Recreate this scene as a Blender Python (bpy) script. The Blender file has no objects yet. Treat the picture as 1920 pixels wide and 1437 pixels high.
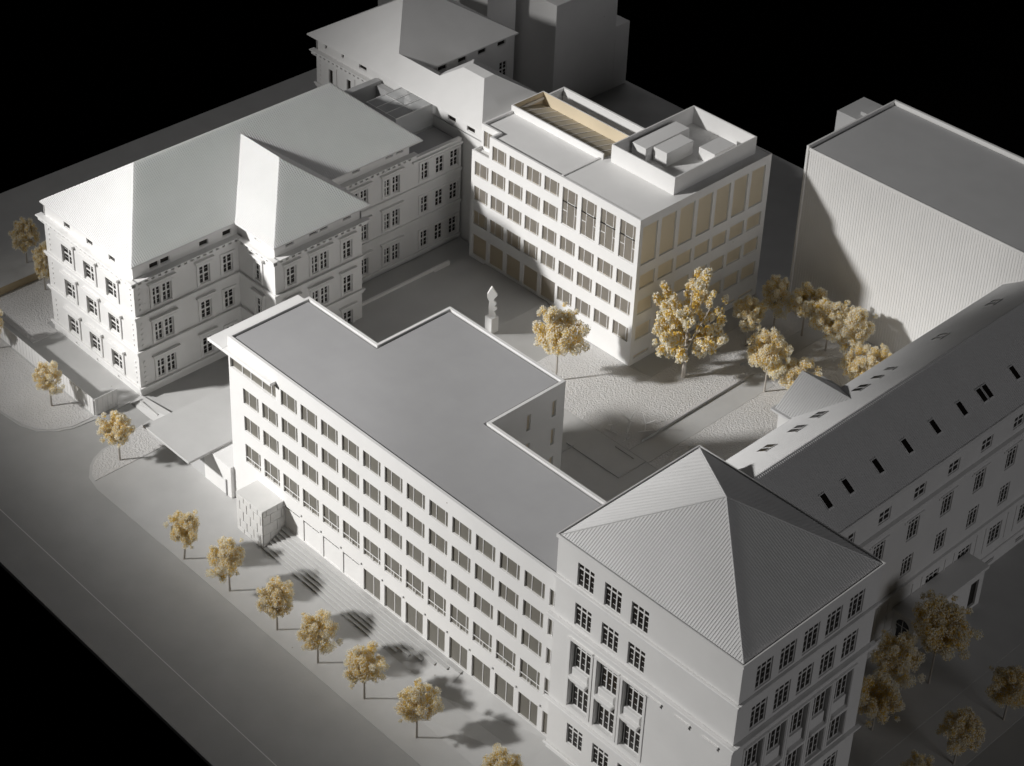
import bpy, math, random
from mathutils import Vector, Matrix
random.seed(11)
S = bpy.context.scene
COL = S.collection
# ------------------------------------------------------------------ camera
cam_d = bpy.data.cameras.new("camera"); cam = bpy.data.objects.new("camera", cam_d); COL.objects.link(cam)
RT = Vector((0.66956648, 0.74260971, 0.01454491)); DN = Vector((0.40367284, -0.34739002, -0.8463855)); FW = Vector((-0.62348133, 0.57258274, -0.53237208))
m = Matrix(((RT.x, -DN.x, -FW.x, 135.8262), (RT.y, -DN.y, -FW.y, -98.31888), (RT.z, -DN.z, -FW.z, 143.32219), (0, 0, 0, 1)))
cam.matrix_world = m
cam_d.sensor_fit = 'HORIZONTAL'; cam_d.sensor_width = 36.0
cam_d.lens = 3784.06 / 1920 * 36
cam_d.shift_x = (960 - 814.04) / 1920; cam_d.shift_y = (388.63 - 718.5) / 1920
cam_d.clip_start = 1.0; cam_d.clip_end = 3000
cam_d.dof.use_dof = True; cam_d.dof.focus_distance = 205; cam_d.dof.aperture_fstop = 0.38
S.camera = cam
# ------------------------------------------------------------------ dark studio, one hard lamp, weak fills
w = bpy.data.worlds.new("World"); S.world = w; w.use_nodes = True
w.node_tree.nodes['Background'].inputs[0].default_value = (0, 0, 0, 1)
w.node_tree.nodes['Background'].inputs[1].default_value = 0.0
def aim(o, tgt):
    o.rotation_euler = (Vector(tgt) - o.location).to_track_quat('-Z', 'Y').to_euler()
sd = bpy.data.lights.new("key_lamp", 'SPOT'); key = bpy.data.objects.new("key_lamp", sd); COL.objects.link(key)
key.location = (-113.7, -171.9, 136); sd.energy = 3.9e6; sd.color = (1.0, 0.985, 0.965); sd.shadow_soft_size = 8.5
sd.spot_size = math.radians(48); sd.spot_blend = 0.5
aim(key, (8, 50, 27))
# barn doors of the lamp: a tilted lower leaf and a left leaf, both with soft edges
sd.use_nodes = True; lt = sd.node_tree; LL = lt.links.new; em = lt.nodes['Emission']
def lmath(op, a, b=None):
    n = lt.nodes.new('ShaderNodeMath'); n.operation = op
    for i, q in enumerate((a, b)):
        if q is None: continue
        if isinstance(q, (int, float)): n.inputs[i].default_value = q
        else: LL(q, n.inputs[i])
    return n.outputs[0]
def lstep(x, lo, hi, t0=0.0, t1=1.0):
    n = lt.nodes.new('ShaderNodeMapRange'); n.interpolation_type = 'SMOOTHSTEP'
    n.inputs['From Min'].default_value = lo; n.inputs['From Max'].default_value = hi
    n.inputs['To Min'].default_value = t0; n.inputs['To Max'].default_value = t1
    LL(x, n.inputs['Value']); return n.outputs[0]
ltc = lt.nodes.new('ShaderNodeTexCoord'); lsx = lt.nodes.new('ShaderNodeSeparateXYZ'); LL(ltc.outputs['Normal'], lsx.inputs[0])
laz = lmath('ABSOLUTE', lsx.outputs['Z'])
lu = lmath('DIVIDE', lsx.outputs['X'], laz); lv = lmath('DIVIDE', lsx.outputs['Y'], laz)
lq = lmath('SUBTRACT', lv, lmath('MULTIPLY', lu, 0.30))
low = lstep(lq, -0.243, -0.197, 0.005, 1.0); lef = lstep(lmath('ADD', lu, lmath('MULTIPLY', lmath('ADD', lv, 0.1), 0.5)), -0.24, -0.02, 0.04, 1.0); rig = lstep(lu, 0.08, 0.30, 1.0, 0.55); top = lstep(lv, -0.05, 0.03, 1.0, 0.55)
# narrow finger flag that keeps the beam off the far half of the long wing roof
fin = lmath('MULTIPLY', lmath('MULTIPLY', lstep(lv, -0.02, 0.014), lstep(lu, 0.066, 0.09)), lstep(lu, 0.155, 0.19, 1.0, 0.0))
beam = lmath('MULTIPLY', lmath('MULTIPLY', low, lef), lmath('MULTIPLY', lmath('MULTIPLY', rig, top), lmath('SUBTRACT', 1.0, lmath('MULTIPLY', fin, 0.95))))
LL(beam, em.inputs['Strength'])
def softbox(name, loc, tgt, size, power, color):
    d = bpy.data.lights.new(name, 'AREA'); d.shape = 'SQUARE'; d.size = size; d.energy = power; d.color = color
    o = bpy.data.objects.new(name, d); COL.objects.link(o); o.location = loc; aim(o, tgt); return o
softbox("overhead_softbox", (30, 10, 260), (5, 30, 0), 140, 0.25e4, (1, 0.99, 0.98))
softbox("side_softbox", (470, 0, 140), (20, 30, 8), 130, 1.9e5, (1, 0.985, 1))
softbox("rear_softbox", (-147, 118, 188), (18, 12, 21), 46, 1.1e4, (1, 0.985, 1))
softbox("rear_strip_softbox", (-97, 171, 188), (18, 30, 21), 60, 1.4e4, (1, 0.985, 1))
S.view_settings.view_transform = 'Standard'; S.view_settings.look = 'None'
S.view_settings.exposure = 0.0; S.view_settings.gamma = 1.0
S.cycles.max_bounces = 8; S.cycles.diffuse_bounces = 5; S.cycles.transmission_bounces = 6

# ------------------------------------------------------------------ materials
def mat(name, col, rough=0.6, bump=0.0, scale=3.0, var=0.03, spec=0.3, specks=False, emit=None, bd=0.05):
    M = bpy.data.materials.new(name); M.use_nodes = True
    nt = M.node_tree; b = nt.nodes['Principled BSDF']; L = nt.links.new
    b.inputs['Roughness'].default_value = rough; b.inputs['Specular IOR Level'].default_value = spec
    tc = nt.nodes.new('ShaderNodeTexCoord')
    n = nt.nodes.new('ShaderNodeTexNoise'); n.inputs['Scale'].default_value = 0.35; n.inputs['Detail'].default_value = 6
    L(tc.outputs['Object'], n.inputs['Vector'])
    r = nt.nodes.new('ShaderNodeValToRGB')
    lo = [c * (1 - var) for c in col]; hi = [min(1, c * (1 + var)) for c in col]
    r.color_ramp.elements[0].position = 0.3; r.color_ramp.elements[1].position = 0.7
    r.color_ramp.elements[0].color = (*lo, 1); r.color_ramp.elements[1].color = (*hi, 1)
    L(n.outputs['Fac'], r.inputs['Fac']); out = r.outputs['Color']
    if specks:                                    # stray dust and glue specks on the card
        v = nt.nodes.new('ShaderNodeTexVoronoi'); v.inputs['Scale'].default_value = 0.22
        L(tc.outputs['Object'], v.inputs['Vector'])
        lt = nt.nodes.new('ShaderNodeMath'); lt.operation = 'LESS_THAN'; lt.inputs[1].default_value = 0.016
        L(v.outputs['Distance'], lt.inputs[0])
        mx = nt.nodes.new('ShaderNodeMix'); mx.data_type = 'RGBA'
        L(lt.outputs[0], mx.inputs['Factor']); L(out, mx.inputs['A']); mx.inputs['B'].default_value = (0.3, 0.27, 0.24, 1)
        out = mx.outputs['Result']
    L(out, b.inputs['Base Color'])
    if bump:
        n2 = nt.nodes.new('ShaderNodeTexNoise'); n2.inputs['Scale'].default_value = scale; n2.inputs['Detail'].default_value = 3
        L(tc.outputs['Object'], n2.inputs['Vector'])
        bp = nt.nodes.new('ShaderNodeBump'); bp.inputs['Strength'].default_value = bump; bp.inputs['Distance'].default_value = bd
        L(n2.outputs['Fac'], bp.inputs['Height']); L(bp.outputs['Normal'], b.inputs['Normal'])
    return M
WHITE = mat("white_card", (0.80, 0.795, 0.785), 0.55, 0.12, 9.0, 0.02, 0.3, True)
PLAST = mat("white_printed_plaster", (0.79, 0.785, 0.775), 0.6, 0.18, 6.0, 0.025, 0.3, False)
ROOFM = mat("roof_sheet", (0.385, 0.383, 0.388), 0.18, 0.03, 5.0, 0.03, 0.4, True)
RIBM = mat("ribbed_roof_sheet", (0.74, 0.738, 0.735), 0.55, 0.15, 7.0, 0.025, 0.3, False)
GROUNDM = mat("ground_board", (0.53, 0.528, 0.52), 0.5, 0.15, 4.0, 0.04, 0.35, True)
DIMROADM = mat("dimmed_road_board", (0.42, 0.418, 0.41), 0.5, 0.15, 4.0, 0.04, 0.35, True)  # darker copy of ground_board; light falloff over the street put into its colour
GREYCARD = mat("grey_card", (0.5, 0.5, 0.5), 0.6, 0.1, 5.0, 0.03, 0.3, True)
EDGE = mat("raw_board_edge", (0.42, 0.34, 0.22), 0.8, 0.3, 8.0, 0.1)
STONE = mat("stone_slab", (0.66, 0.655, 0.64), 0.7, 0.35, 10.0, 0.05)
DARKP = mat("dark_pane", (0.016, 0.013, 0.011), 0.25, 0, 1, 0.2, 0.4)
CREAM = mat("cream_card", (0.70, 0.60, 0.44), 0.6, 0.2, 3.0, 0.04)
BLACK = mat("black_cloth", (0.0012, 0.0011, 0.001), 1.0, 0, 1, 0.1, 0.0)
BARK = mat("grey_bark", (0.42, 0.39, 0.35), 0.8, 0.4, 12.0, 0.1)
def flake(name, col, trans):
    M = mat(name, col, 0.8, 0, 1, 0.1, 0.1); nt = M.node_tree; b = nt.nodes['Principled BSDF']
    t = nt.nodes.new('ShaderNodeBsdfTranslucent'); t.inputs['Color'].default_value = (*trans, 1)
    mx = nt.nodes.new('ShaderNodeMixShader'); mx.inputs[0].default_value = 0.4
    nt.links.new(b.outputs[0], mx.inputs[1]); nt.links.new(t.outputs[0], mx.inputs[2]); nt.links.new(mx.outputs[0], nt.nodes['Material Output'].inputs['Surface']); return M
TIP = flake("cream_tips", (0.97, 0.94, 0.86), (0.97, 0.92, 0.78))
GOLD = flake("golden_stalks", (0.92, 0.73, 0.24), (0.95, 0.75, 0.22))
def granular():
    M = mat("granular_lawn", (0.66, 0.65, 0.64), 0.85, 0, 1, 0.03, 0.1)
    nt = M.node_tree; b = nt.nodes['Principled BSDF']; L = nt.links.new
    tc = nt.nodes.new('ShaderNodeTexCoord')
    v = nt.nodes.new('ShaderNodeTexVoronoi'); v.inputs['Scale'].default_value = 5.2; v.feature = 'SMOOTH_F1'; v.inputs['Randomness'].default_value = 1
    n = nt.nodes.new('ShaderNodeTexNoise'); n.inputs['Scale'].default_value = 11.0; n.inputs['Detail'].default_value = 2
    L(tc.outputs['Object'], v.inputs['Vector']); L(tc.outputs['Object'], n.inputs['Vector'])
    a = nt.nodes.new('ShaderNodeMath'); a.operation = 'ADD'; L(v.outputs['Distance'], a.inputs[0]); L(n.outputs['Fac'], a.inputs[1])
    bp = nt.nodes.new('ShaderNodeBump'); bp.inputs['Strength'].default_value = 0.7; bp.inputs['Distance'].default_value = 0.13
    L(a.outputs[0], bp.inputs['Height']); L(bp.outputs['Normal'], b.inputs['Normal']); return M
GRAN = granular()
def pane_mat(name, refl, trans, fac):
    M = bpy.data.materials.new(name); M.use_nodes = True; nt = M.node_tree; L = nt.links.new
    out = nt.nodes['Material Output']; b = nt.nodes['Principled BSDF']
    tc = nt.nodes.new('ShaderNodeTexCoord'); n = nt.nodes.new('ShaderNodeTexNoise'); n.inputs['Scale'].default_value = 0.6
    L(tc.outputs['Generated'], n.inputs['Vector'])
    r = nt.nodes.new('ShaderNodeValToRGB'); r.color_ramp.elements[0].color = (*[c * .88 for c in refl], 1); r.color_ramp.elements[1].color = (*[c * 1.12 for c in refl], 1)
    L(n.outputs['Fac'], r.inputs['Fac']); L(r.outputs['Color'], b.inputs['Base Color'])
    b.inputs['Roughness'].default_value = 0.32; b.inputs['Specular IOR Level'].default_value = 0.45
    t = nt.nodes.new('ShaderNodeBsdfTranslucent'); t.inputs['Color'].default_value = (*trans, 1)
    mx = nt.nodes.new('ShaderNodeMixShader'); mx.inputs[0].default_value = fac
    L(b.outputs[0], mx.inputs[1]); L(t.outputs[0], mx.inputs[2]); L(mx.outputs[0], out.inputs['Surface']); return M
OFFP = pane_mat("office_pane", (0.27, 0.258, 0.228), (0.66, 0.60, 0.48), 0.35)
TOWP = pane_mat("tower_pane", (0.38, 0.355, 0.32), (0.88, 0.79, 0.62), 0.5)
GLOWP = pane_mat("painted_glow_pane", (0.86, 0.77, 0.61), (0.95, 0.86, 0.68), 0.4)  # paler than tower_pane for shaded walls; glow through the glass put into the colour
LOUVRE = mat("louvre_card", (0.46, 0.42, 0.34), 0.6, 0.15, 3.0, 0.04)
def clear_pane():
    M = bpy.data.materials.new("clear_acrylic"); M.use_nodes = True; nt = M.node_tree; b = nt.nodes['Principled BSDF']
    n = nt.nodes.new('ShaderNodeTexNoise'); n.inputs['Scale'].default_value = 2.0
    r = nt.nodes.new('ShaderNodeMapRange'); r.inputs['To Min'].default_value = 0.12; r.inputs['To Max'].default_value = 0.28
    nt.links.new(n.outputs['Fac'], r.inputs['Value']); nt.links.new(r.outputs[0], b.inputs['Roughness'])
    b.inputs['Base Color'].default_value = (0.75, 0.76, 0.76, 1); b.inputs['Alpha'].default_value = 0.5; return M
ACRYL = clear_pane()

# ------------------------------------------------------------------ mesh helpers
class MB:
    def __init__(s): s.v = []; s.f = []; s.m = []
    def add(s, pts, faces, mi=0):
        o = len(s.v); s.v += [tuple(p) for p in pts]
        for f in faces: s.f.append(tuple(o + i for i in f)); s.m.append(mi)
    def quad(s, a, b, c, d, mi=0): s.add((a, b, c, d), ((0, 1, 2, 3),), mi)
    def box(s, x0, x1, y0, y1, z0, z1, mi=0):
        p = [(x0, y0, z0), (x1, y0, z0), (x1, y1, z0), (x0, y1, z0), (x0, y0, z1), (x1, y0, z1), (x1, y1, z1), (x0, y1, z1)]
        s.add(p, ((0, 3, 2, 1), (4, 5, 6, 7), (0, 1, 5, 4), (1, 2, 6, 5), (2, 3, 7, 6), (3, 0, 4, 7)), mi)
    def prism(s, poly, z0, z1, mi=0, cap0=True):          # poly counter-clockwise in plan
        n = len(poly); p = [(x, y, z0) for x, y in poly] + [(x, y, z1) for x, y in poly]
        fs = [tuple(range(n, 2 * n))] + [(i, (i + 1) % n, n + (i + 1) % n, n + i) for i in range(n)]
        if cap0: fs.append(tuple(range(n - 1, -1, -1)))
        s.add(p, fs, mi)
    def rod(s, a, b, r0, r1, n=6, mi=0):
        a = Vector(a); b = Vector(b); d = (b - a).normalized(); u = d.orthogonal().normalized(); w_ = d.cross(u)
        ps = []
        for c, r in ((a, r0), (b, r1)):
            for i in range(n):
                t = 2 * math.pi * i / n; ps.append(c + (u * math.cos(t) + w_ * math.sin(t)) * r)
        s.add(ps, [(i, (i + 1) % n, n + (i + 1) % n, n + i) for i in range(n)] + [tuple(range(n - 1, -1, -1)), tuple(range(n, 2 * n))], mi)
    def mesh(s, name, mats):
        me = bpy.data.meshes.new(name); me.from_pydata(s.v, [], s.f)
        for M in (mats if isinstance(mats, (list, tuple)) else [mats]): me.materials.append(M)
        if any(s.m): me.polygons.foreach_set('material_index', s.m)
        me.update(); return me
def link(name, me, parent=None, loc=(0, 0, 0), rz=0.0):
    o = bpy.data.objects.new(name, me); COL.objects.link(o); o.location = loc; o.rotation_euler = (0, 0, rz)
    if parent: o.parent = parent
    return o
def part(name, mb, mats, parent): return link(name, mb.mesh(name, mats), parent)
def tag(o, label, cat, group=None, kind=None):
    o['label'] = label; o['category'] = cat
    if group: o['group'] = group
    if kind: o['kind'] = kind
    return o
def thing(name, label, cat, group=None, loc=(0, 0, 0)):
    o = bpy.data.objects.new(name, None); COL.objects.link(o); o.location = loc; o.empty_display_size = 0.5
    return tag(o, label, cat, group)
def struct(name, mb, mats):
    o = link(name, mb.mesh(name, mats)); o['kind'] = 'structure'; return o
def bevel(o, wd=0.04, seg=1):
    b = o.modifiers.new("bevel", 'BEVEL'); b.width = wd; b.segments = seg; b.limit_method = 'ANGLE'; return o

def P3(ax, pos, a, d, z):          # ax 'y': facade faces -y at y=pos, a = x; ax 'x': faces +x at x=pos, a = y; d = inward depth
    return (a, pos + d, z) if ax == 'y' else (pos - d, a, z)
def wall(mb, ax, pos, a0, a1, z0, z1, ops, depth=0.3):
    xs = sorted({round(v, 4) for v in [a0, a1] + [q for o in ops for q in (o[0], o[0] + o[2])] if a0 <= v <= a1})
    zs = sorted({round(v, 4) for v in [z0, z1] + [q for o in ops for q in (o[1], o[1] + o[3])] if z0 <= v <= z1})
    for i in range(len(xs) - 1):
        run = None
        for j in range(len(zs) - 1):
            cx = (xs[i] + xs[i + 1]) / 2; cz = (zs[j] + zs[j + 1]) / 2
            hole = any(o[0] < cx < o[0] + o[2] and o[1] < cz < o[1] + o[3] for o in ops)
            if not hole:
                if run is None: run = zs[j]
            if hole and run is not None:
                _wq(mb, ax, pos, xs[i], xs[i + 1], run, zs[j]); run = None
        if run is not None: _wq(mb, ax, pos, xs[i], xs[i + 1], run, zs[-1])
    for o_ in ops:
        a, z, ww, h = o_[:4]; A = lambda aa, d, zz: P3(ax, pos, aa, d, zz)
        D = o_[4] if len(o_) > 4 and not isinstance(o_[4], str) else depth
        mb.quad(A(a, 0, z), A(a, D, z), A(a, D, z + h), A(a, 0, z + h))
        mb.quad(A(a + ww, D, z), A(a + ww, 0, z), A(a + ww, 0, z + h), A(a + ww, D, z + h))
        mb.quad(A(a, 0, z), A(a + ww, 0, z), A(a + ww, D, z), A(a, D, z))
        mb.quad(A(a, 0, z + h), A(a, D, z + h), A(a + ww, D, z + h), A(a + ww, 0, z + h))
def _wq(mb, ax, pos, x0, x1, z0, z1):
    mb.quad(P3(ax, pos, x0, 0, z0), P3(ax, pos, x1, 0, z0), P3(ax, pos, x1, 0, z1), P3(ax, pos, x0, 0, z1))
def slab(mb, ax, pos, a0, a1, z0, z1, out, inn=0.0):   # box on a facade from depth inn (inward) to out (outward)
    p = P3(ax, pos, a0, -out, z0); q = P3(ax, pos, a1, inn, z1)
    mb.box(min(p[0], q[0]), max(p[0], q[0]), min(p[1], q[1]), max(p[1], q[1]), z0, z1)

# ------------------------------------------------------------------ windows (frame mesh + pane children, meshes shared)
WC = {}
def win_meshes(kind, W, H):
    k = (kind, round(W, 2), round(H, 2))
    if k in WC: return WC[k]
    fr = MB(); panes = []
    def bar(x0, x1, z0, z1, y0=0.14, y1=0.24): fr.box(x0, x1, y0, y1, z0, z1)
    def pane(x0, x1, z0, z1, M):
        b = MB(); b.quad((x0, 0.19, z0), (x1, 0.19, z0), (x1, 0.19, z1), (x0, 0.19, z1)); panes.append(b.mesh("pane", M))
    M = {'o': OFFP, 't': TOWP, 'd': DARKP, 'c': GLOWP}[kind[0]]
    typ = kind[1:]
    e = 0.05
    if typ in ('tri', 'rail', 'two'):
        fr.box(0, W, .20, .24, 0, .05); fr.box(0, W, .20, .24, H - .05, H)
    if typ in ('tri', 'rail'):
        e = 0.0
        m1, m2 = W * 0.31, W * 0.80
        for q in (m1, m2): bar(q, q + 0.075, e, H - e)
        pane(0, m1 + .02, 0, H, M); pane(m1 + .03, m2 + .02, 0, H, M); pane(m2 + .03, W, 0, H, M)
        if typ == 'rail':
            bar(e, W - e, 0.66, 0.74, 0.04, 0.10); bar(W * 0.5, W * 0.5 + 0.06, 0.0, 0.66, 0.04, 0.10)
    elif typ == 'two':
        e = 0.0; bar(W * .54, W * .54 + .08, e, H - e)
        pane(0, W * .54 + .03, 0, H, M); pane(W * .54 + .05, W, 0, H, M)
    elif typ == 'stu':                 # tall studio glazing with staggered bars
        m1, m2 = W * 0.3, W * 0.79
        bar(0, e, 0, H); bar(W - e, W, 0, H); bar(e, W - e, 0, e); bar(e, W - e, H - e, H)
        for q in (m1, m2): bar(q, q + 0.07, e, H - e)
        bar(m1 + .07, m2, H * .62, H * .62 + .07); bar(e, m1, H * .37, H * .37 + .07); bar(m2 + .07, W - e, H * .37, H * .37 + .07)
        pane(0, m1 + .02, 0, H, M); pane(m1 + .03, m2 + .02, 0, H, M); pane(m2 + .03, W, 0, H, M)
    elif typ in ('one', 'slot'):
        bar(0, e, 0, H); bar(W - e, W, 0, H); bar(e, W - e, 0, e); bar(e, W - e, H - e, H); pane(0, W, 0, H, M)
    elif typ == 'cross':               # 2 x 2 casement with thick cross
        t = 0.10
        bar(0, t, 0, H); bar(W - t, W, 0, H); bar(t, W - t, 0, t); bar(t, W - t, H - t, H)
        bar(W / 2 - .09, W / 2 + .09, t, H - t); bar(t, W / 2 - .09, H * .5 - .09, H * .5 + .09); bar(W / 2 + .09, W - t, H * .5 - .09, H * .5 + .09)
        for x0, x1 in ((0, W / 2), (W / 2, W)):          # thin glazing bars inside each leaf
            for zc in (H * .26, H * .74): bar(x0 + .1, x1 - .1, zc - .02, zc + .02, .17, .185)
        pane(0, W, 0, H, M)
    elif typ == 'triple':              # three lights under a transom
        t = 0.07
        bar(0, t, 0, H); bar(W - t, W, 0, H); bar(t, W - t, 0, t); bar(t, W - t, H - t, H)
        zt = H * .73
        bar(t, W - t, zt, zt + .13)
        for q in (W / 3, 2 * W / 3):
            bar(q - .06, q + .06, t, zt); bar(q - .06, q + .06, zt + .13, H - t)
        for i in range(3):
            x0 = W * i / 3 + .07; x1 = W * (i + 1) / 3 - .07
            for zc in (H * .25, H * .5): bar(x0 + (x1 - x0) * .35, x1, zc - .025, zc + .025, .17, .185)
        pane(0, W, 0, H, M)
    elif typ == 'quad':
        t = 0.08
        bar(0, t, 0, H); bar(W - t, W, 0, H); bar(t, W - t, 0, t); bar(t, W - t, H - t, H)
        bar(W / 2 - .07, W / 2 + .07, t, H - t); bar(t, W / 2 - .07, H / 2 - .07, H / 2 + .07); bar(W / 2 + .07, W - t, H / 2 - .07, H / 2 + .07)
        pane(0, W, 0, H, M)
    WC[k] = (fr.mesh("window", WHITE), panes); return WC[k]
def put_windows(b, ax, pos, lst, name="window"):
    for (a, z, W, H, kind) in lst:
        fm, ps = win_meshes(kind, W, H)
        o = link(name, fm, b, P3(ax, pos, a, 0, z), 0 if ax == 'y' else math.pi / 2)
        for p in ps: link("pane", p, o)

# ------------------------------------------------------------------ ribbed roofs
def ribbed(mb, polys, pitch, wd, ht):
    """each poly: convex 3D polygon, counter-clockwise from outside, first edge = eave"""
    for poly in polys:
        V = [Vector(p) for p in poly]; mb.add(V, (tuple(range(len(V))),))
        if pitch <= 0: continue
        e = (V[1] - V[0]).normalized(); n = e.cross(V[2] - V[1])
        if n.length < 1e-6: n = e.cross(V[-1] - V[0])
        n.normalize(); u = n.cross(e)
        P2 = [((p - V[0]).dot(e), (p - V[0]).dot(u)) for p in V]
        t0 = min(p[0] for p in P2); t1 = max(p[0] for p in P2); t = t0 + pitch * .5
        while t < t1:
            hits = []
            for i in range(len(P2)):
                (x0, y0), (x1, y1) = P2[i], P2[(i + 1) % len(P2)]
                if (x0 - t) * (x1 - t) < 0: hits.append(y0 + (y1 - y0) * (t - x0) / (x1 - x0))
            if len(hits) >= 2 and max(hits) - min(hits) > 0.15:
                a, b = min(hits) + .03, max(hits) - .12
                B = lambda tt, s_, h: V[0] + e * tt + u * s_ + n * h
                h2 = wd / 2
                mb.add([B(t - h2, a, 0.004), B(t + h2, a, 0.004), B(t + h2 * .45, a, ht), B(t - h2 * .45, a, ht),
                        B(t - h2, b, 0.004), B(t + h2, b, 0.004), B(t + h2 * .45, b, ht), B(t - h2 * .45, b, ht)],
                       ((0, 1, 2, 3), (1, 5, 6, 2), (2, 6, 7, 3), (3, 7, 4, 0), (4, 7, 6, 5)))
            t += pitch

# ================================================================== SETTING
g = MB(); g.box(-400, 400, -300, 500, -12.0, -11.0); struct("table", g, BLACK)
g = MB(); g.box(-71, 98, -24.6, 101.2, -0.6, -0.074); struct("ground", g, DIMROADM)
g = MB(); g.box(-71, 98, -20.15, 101.2, -0.0735, -0.069); struct("road", g, DIMROADM)
isl1 = [(-51.9, -11.4), (-31.7, -11.3), (-28.1, -10.85), (-25.9, -9.9), (-24.5, -8.3), (-23.76, -6.57), (-23.5, -3.7), (-23.5, 1.0), (-19.4, 1.0), (-19.0, -1.5), (-18.7, -3.7), (-18.5, -6.3), (-17.8, -7.9), (-17.0, -8.9), (-15.4, -10.1), (-13.2, -10.5),
        (47, -10.1), (67, -9.9), (67, 101.1), (-51.9, 101.1)]
g = MB(); g.box(-71, 98, -20.25, -20.152, -0.073, -0.058); struct("painted_lit_edge", g, WHITE)  # white strip added to stand for light caught on the road's edge
g = MB(); g.prism(isl1, -0.068, 0.0); struct("pavement", g, GROUNDM)
g = MB(); g.box(67.002, 72.75, -9.9, 101.1, -0.068, -0.03); struct("verge", g, GROUNDM)
g = MB(); g.box(-70.9, -51.9, -11.4, 101.1, -0.068, 1.1); o = struct("upper_ground", g, [GROUNDM])
g = MB(); g.box(-51.898, -51.85, -11.3, 60, 0.0, 1.04); struct("upper_ground_edge", g, EDGE)
# granular beds
def bed(name, poly, z0=0.0, z1=0.05, M=GRAN):
    g = MB(); g.prism(poly, z0 + .002, z1); return struct(name, g, M)
bed("lawn", [(-18.4, -3.7), (-18.2, -6.2), (-17.5, -7.7), (-16.8, -8.6), (-15.4, -9.7), (-14.45, -9.9), (-14.45, -0.4), (-19.2, -0.4)])
bed("lawn", [(-51.8, -11.1), (-31.7, -11.0), (-28.3, -10.5), (-26.1, -9.6), (-24.8, -8.1), (-24.1, -6.5), (-24.0, -3.75), (-51.8, -3.75)])
bed("lawn", [(-51.5, -1.2), (-40.6, -1.2), (-40.6, 2.3), (-43.0, 2.4), (-43.0, 45), (-51.5, 45)])
bed("lawn", [(1.6, 21.5), (9.0, 21.5), (9.0, 38.0), (20.3, 38.0), (20.3, 60.0), (12.7, 60.0), (12.7, 49.95), (9.4, 49.4), (1.6, 49.4)])
bed("lawn", [(12.7, 60.05), (18.2, 60.05), (18.2, 74.9), (12.7, 74.9)])
bed("lawn", [(23.3, 38.0), (42, 38.0), (42, 74.9), (20.9, 74.9), (20.9, 60.0), (23.3, 60.0)])
bed("tower_footway", [(9.6, 49.9), (12.64, 49.9), (12.64, 74.9), (9.6, 74.9)], 0, 0.06, GROUNDM)
bed("garden_path", [(20.35, 38.05), (23.25, 38.05), (23.25, 59.9), (20.85, 60.0), (20.85, 74.8), (18.25, 74.8), (18.25, 60.0), (20.35, 60.0)], 0, 0.035, GROUNDM)
bed("garden_terrace", [(9.1, 21.5), (42, 21.5), (42, 37.95), (9.1, 37.95)], 0, 0.06, GROUNDM)
g = MB()
for x0, x1, y0, y1 in ((14.8, 23.0, 33.6, 33.7), (18.9, 21.7, 37.3, 37.42), (15.6, 15.7, 31, 34), (22.9, 23.0, 33.7, 37.9)): g.box(x0, x1, y0, y1, .062, .16)
struct("terrace_kerb", g, GROUNDM)
t = tag(None or link("garden_kerb", (lambda q: (q.box(20.2, 20.28, 40.2, 57.6, .03, .33), q)[1])(MB()).mesh("garden_kerb", GREYCARD)), "thin low kerb along the left side of the garden path", "kerb")
tag(link("garden_kerb", (lambda q: (q.box(18.1, 18.18, 59.6, 66.0, .03, .33), q)[1])(MB()).mesh("garden_kerb", GREYCARD)), "short thin kerb offset beyond the end of the longer kerb", "kerb")
# raised courtyard
cz = 2.1
g = MB()
pl = [(-18.4, 22), (-4.5, 22), (-4.5, 49.5), (-15.5, 49.5), (-15.5, 43.4), (-18.4, 43.4)]
g.prism(pl, 0.0, cz)
g.add([(-4.5, 22, 0), (1.7, 22, 0), (1.7, 49.5, 0.0), (-4.5, 49.5, 0), (-4.5, 22, cz), (-4.5, 49.5, cz), (1.7, 22, .055), (1.7, 49.5, .055)],
      ((4, 6, 7, 5), (0, 1, 6, 4), (3, 5, 7, 2)))
struct("courtyard", g, GROUNDM)
g = MB(); g.box(-18.4, -15.502, 43.402, 49.5, 0, 1.85); g.box(-18.4, -17.6, 49.5, 53, 0, 1.2); struct("courtyard_landing", g, GROUNDM)
g = MB(); g.box(-23.9, -18.402, 30.3, 52.9, 0.002, 0.55); struct("sunken_area", g, GROUNDM)
tag(link("courtyard_parapet", (lambda q: (q.box(-18.75, -18.402, 30.3, 46.2, .552, 2.45), q)[1])(MB()).mesh("courtyard_parapet", WHITE)), "low white parapet along the courtyard edge facing the old school", "wall")

# ================================================================== OFFICE BLOCK (long modern front block)
FB = thing("office_block", "long flat-roofed office block with rows of wide windows, in the foreground", "building")
b = 3.2
wins = []
for k in range(2, 15): wins.append((b * k, 17.66, 2.6, 1.97, 'otri'))
for z in (14.12, 10.53):
    for k in range(0, 15): wins.append((b * k, z, 2.6, 1.97, 'otri'))
for k in range(0, 15): wins.append((b * k, 6.33, 2.6, 2.43, 'orail'))
for k in range(6, 15): wins.append((b * k, 1.62, 2.55, 2.85, 'otwo'))
wins = [(a, z, min(W, 46.1 - a), H, kd) for a, z, W, H, kd in wins]
niche = [(b * k - .05, 1.62, 2.6, 2.85) for k in (2, 3, 4, 5)]
strip = [(-2.05, 17.7, 7.7, 1.75)]
mb = MB()
wall(mb, 'y', 0, -2.3, 46.2, 0, 21.5, [q[:4] for q in wins] + strip + niche, 0.3)
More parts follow.
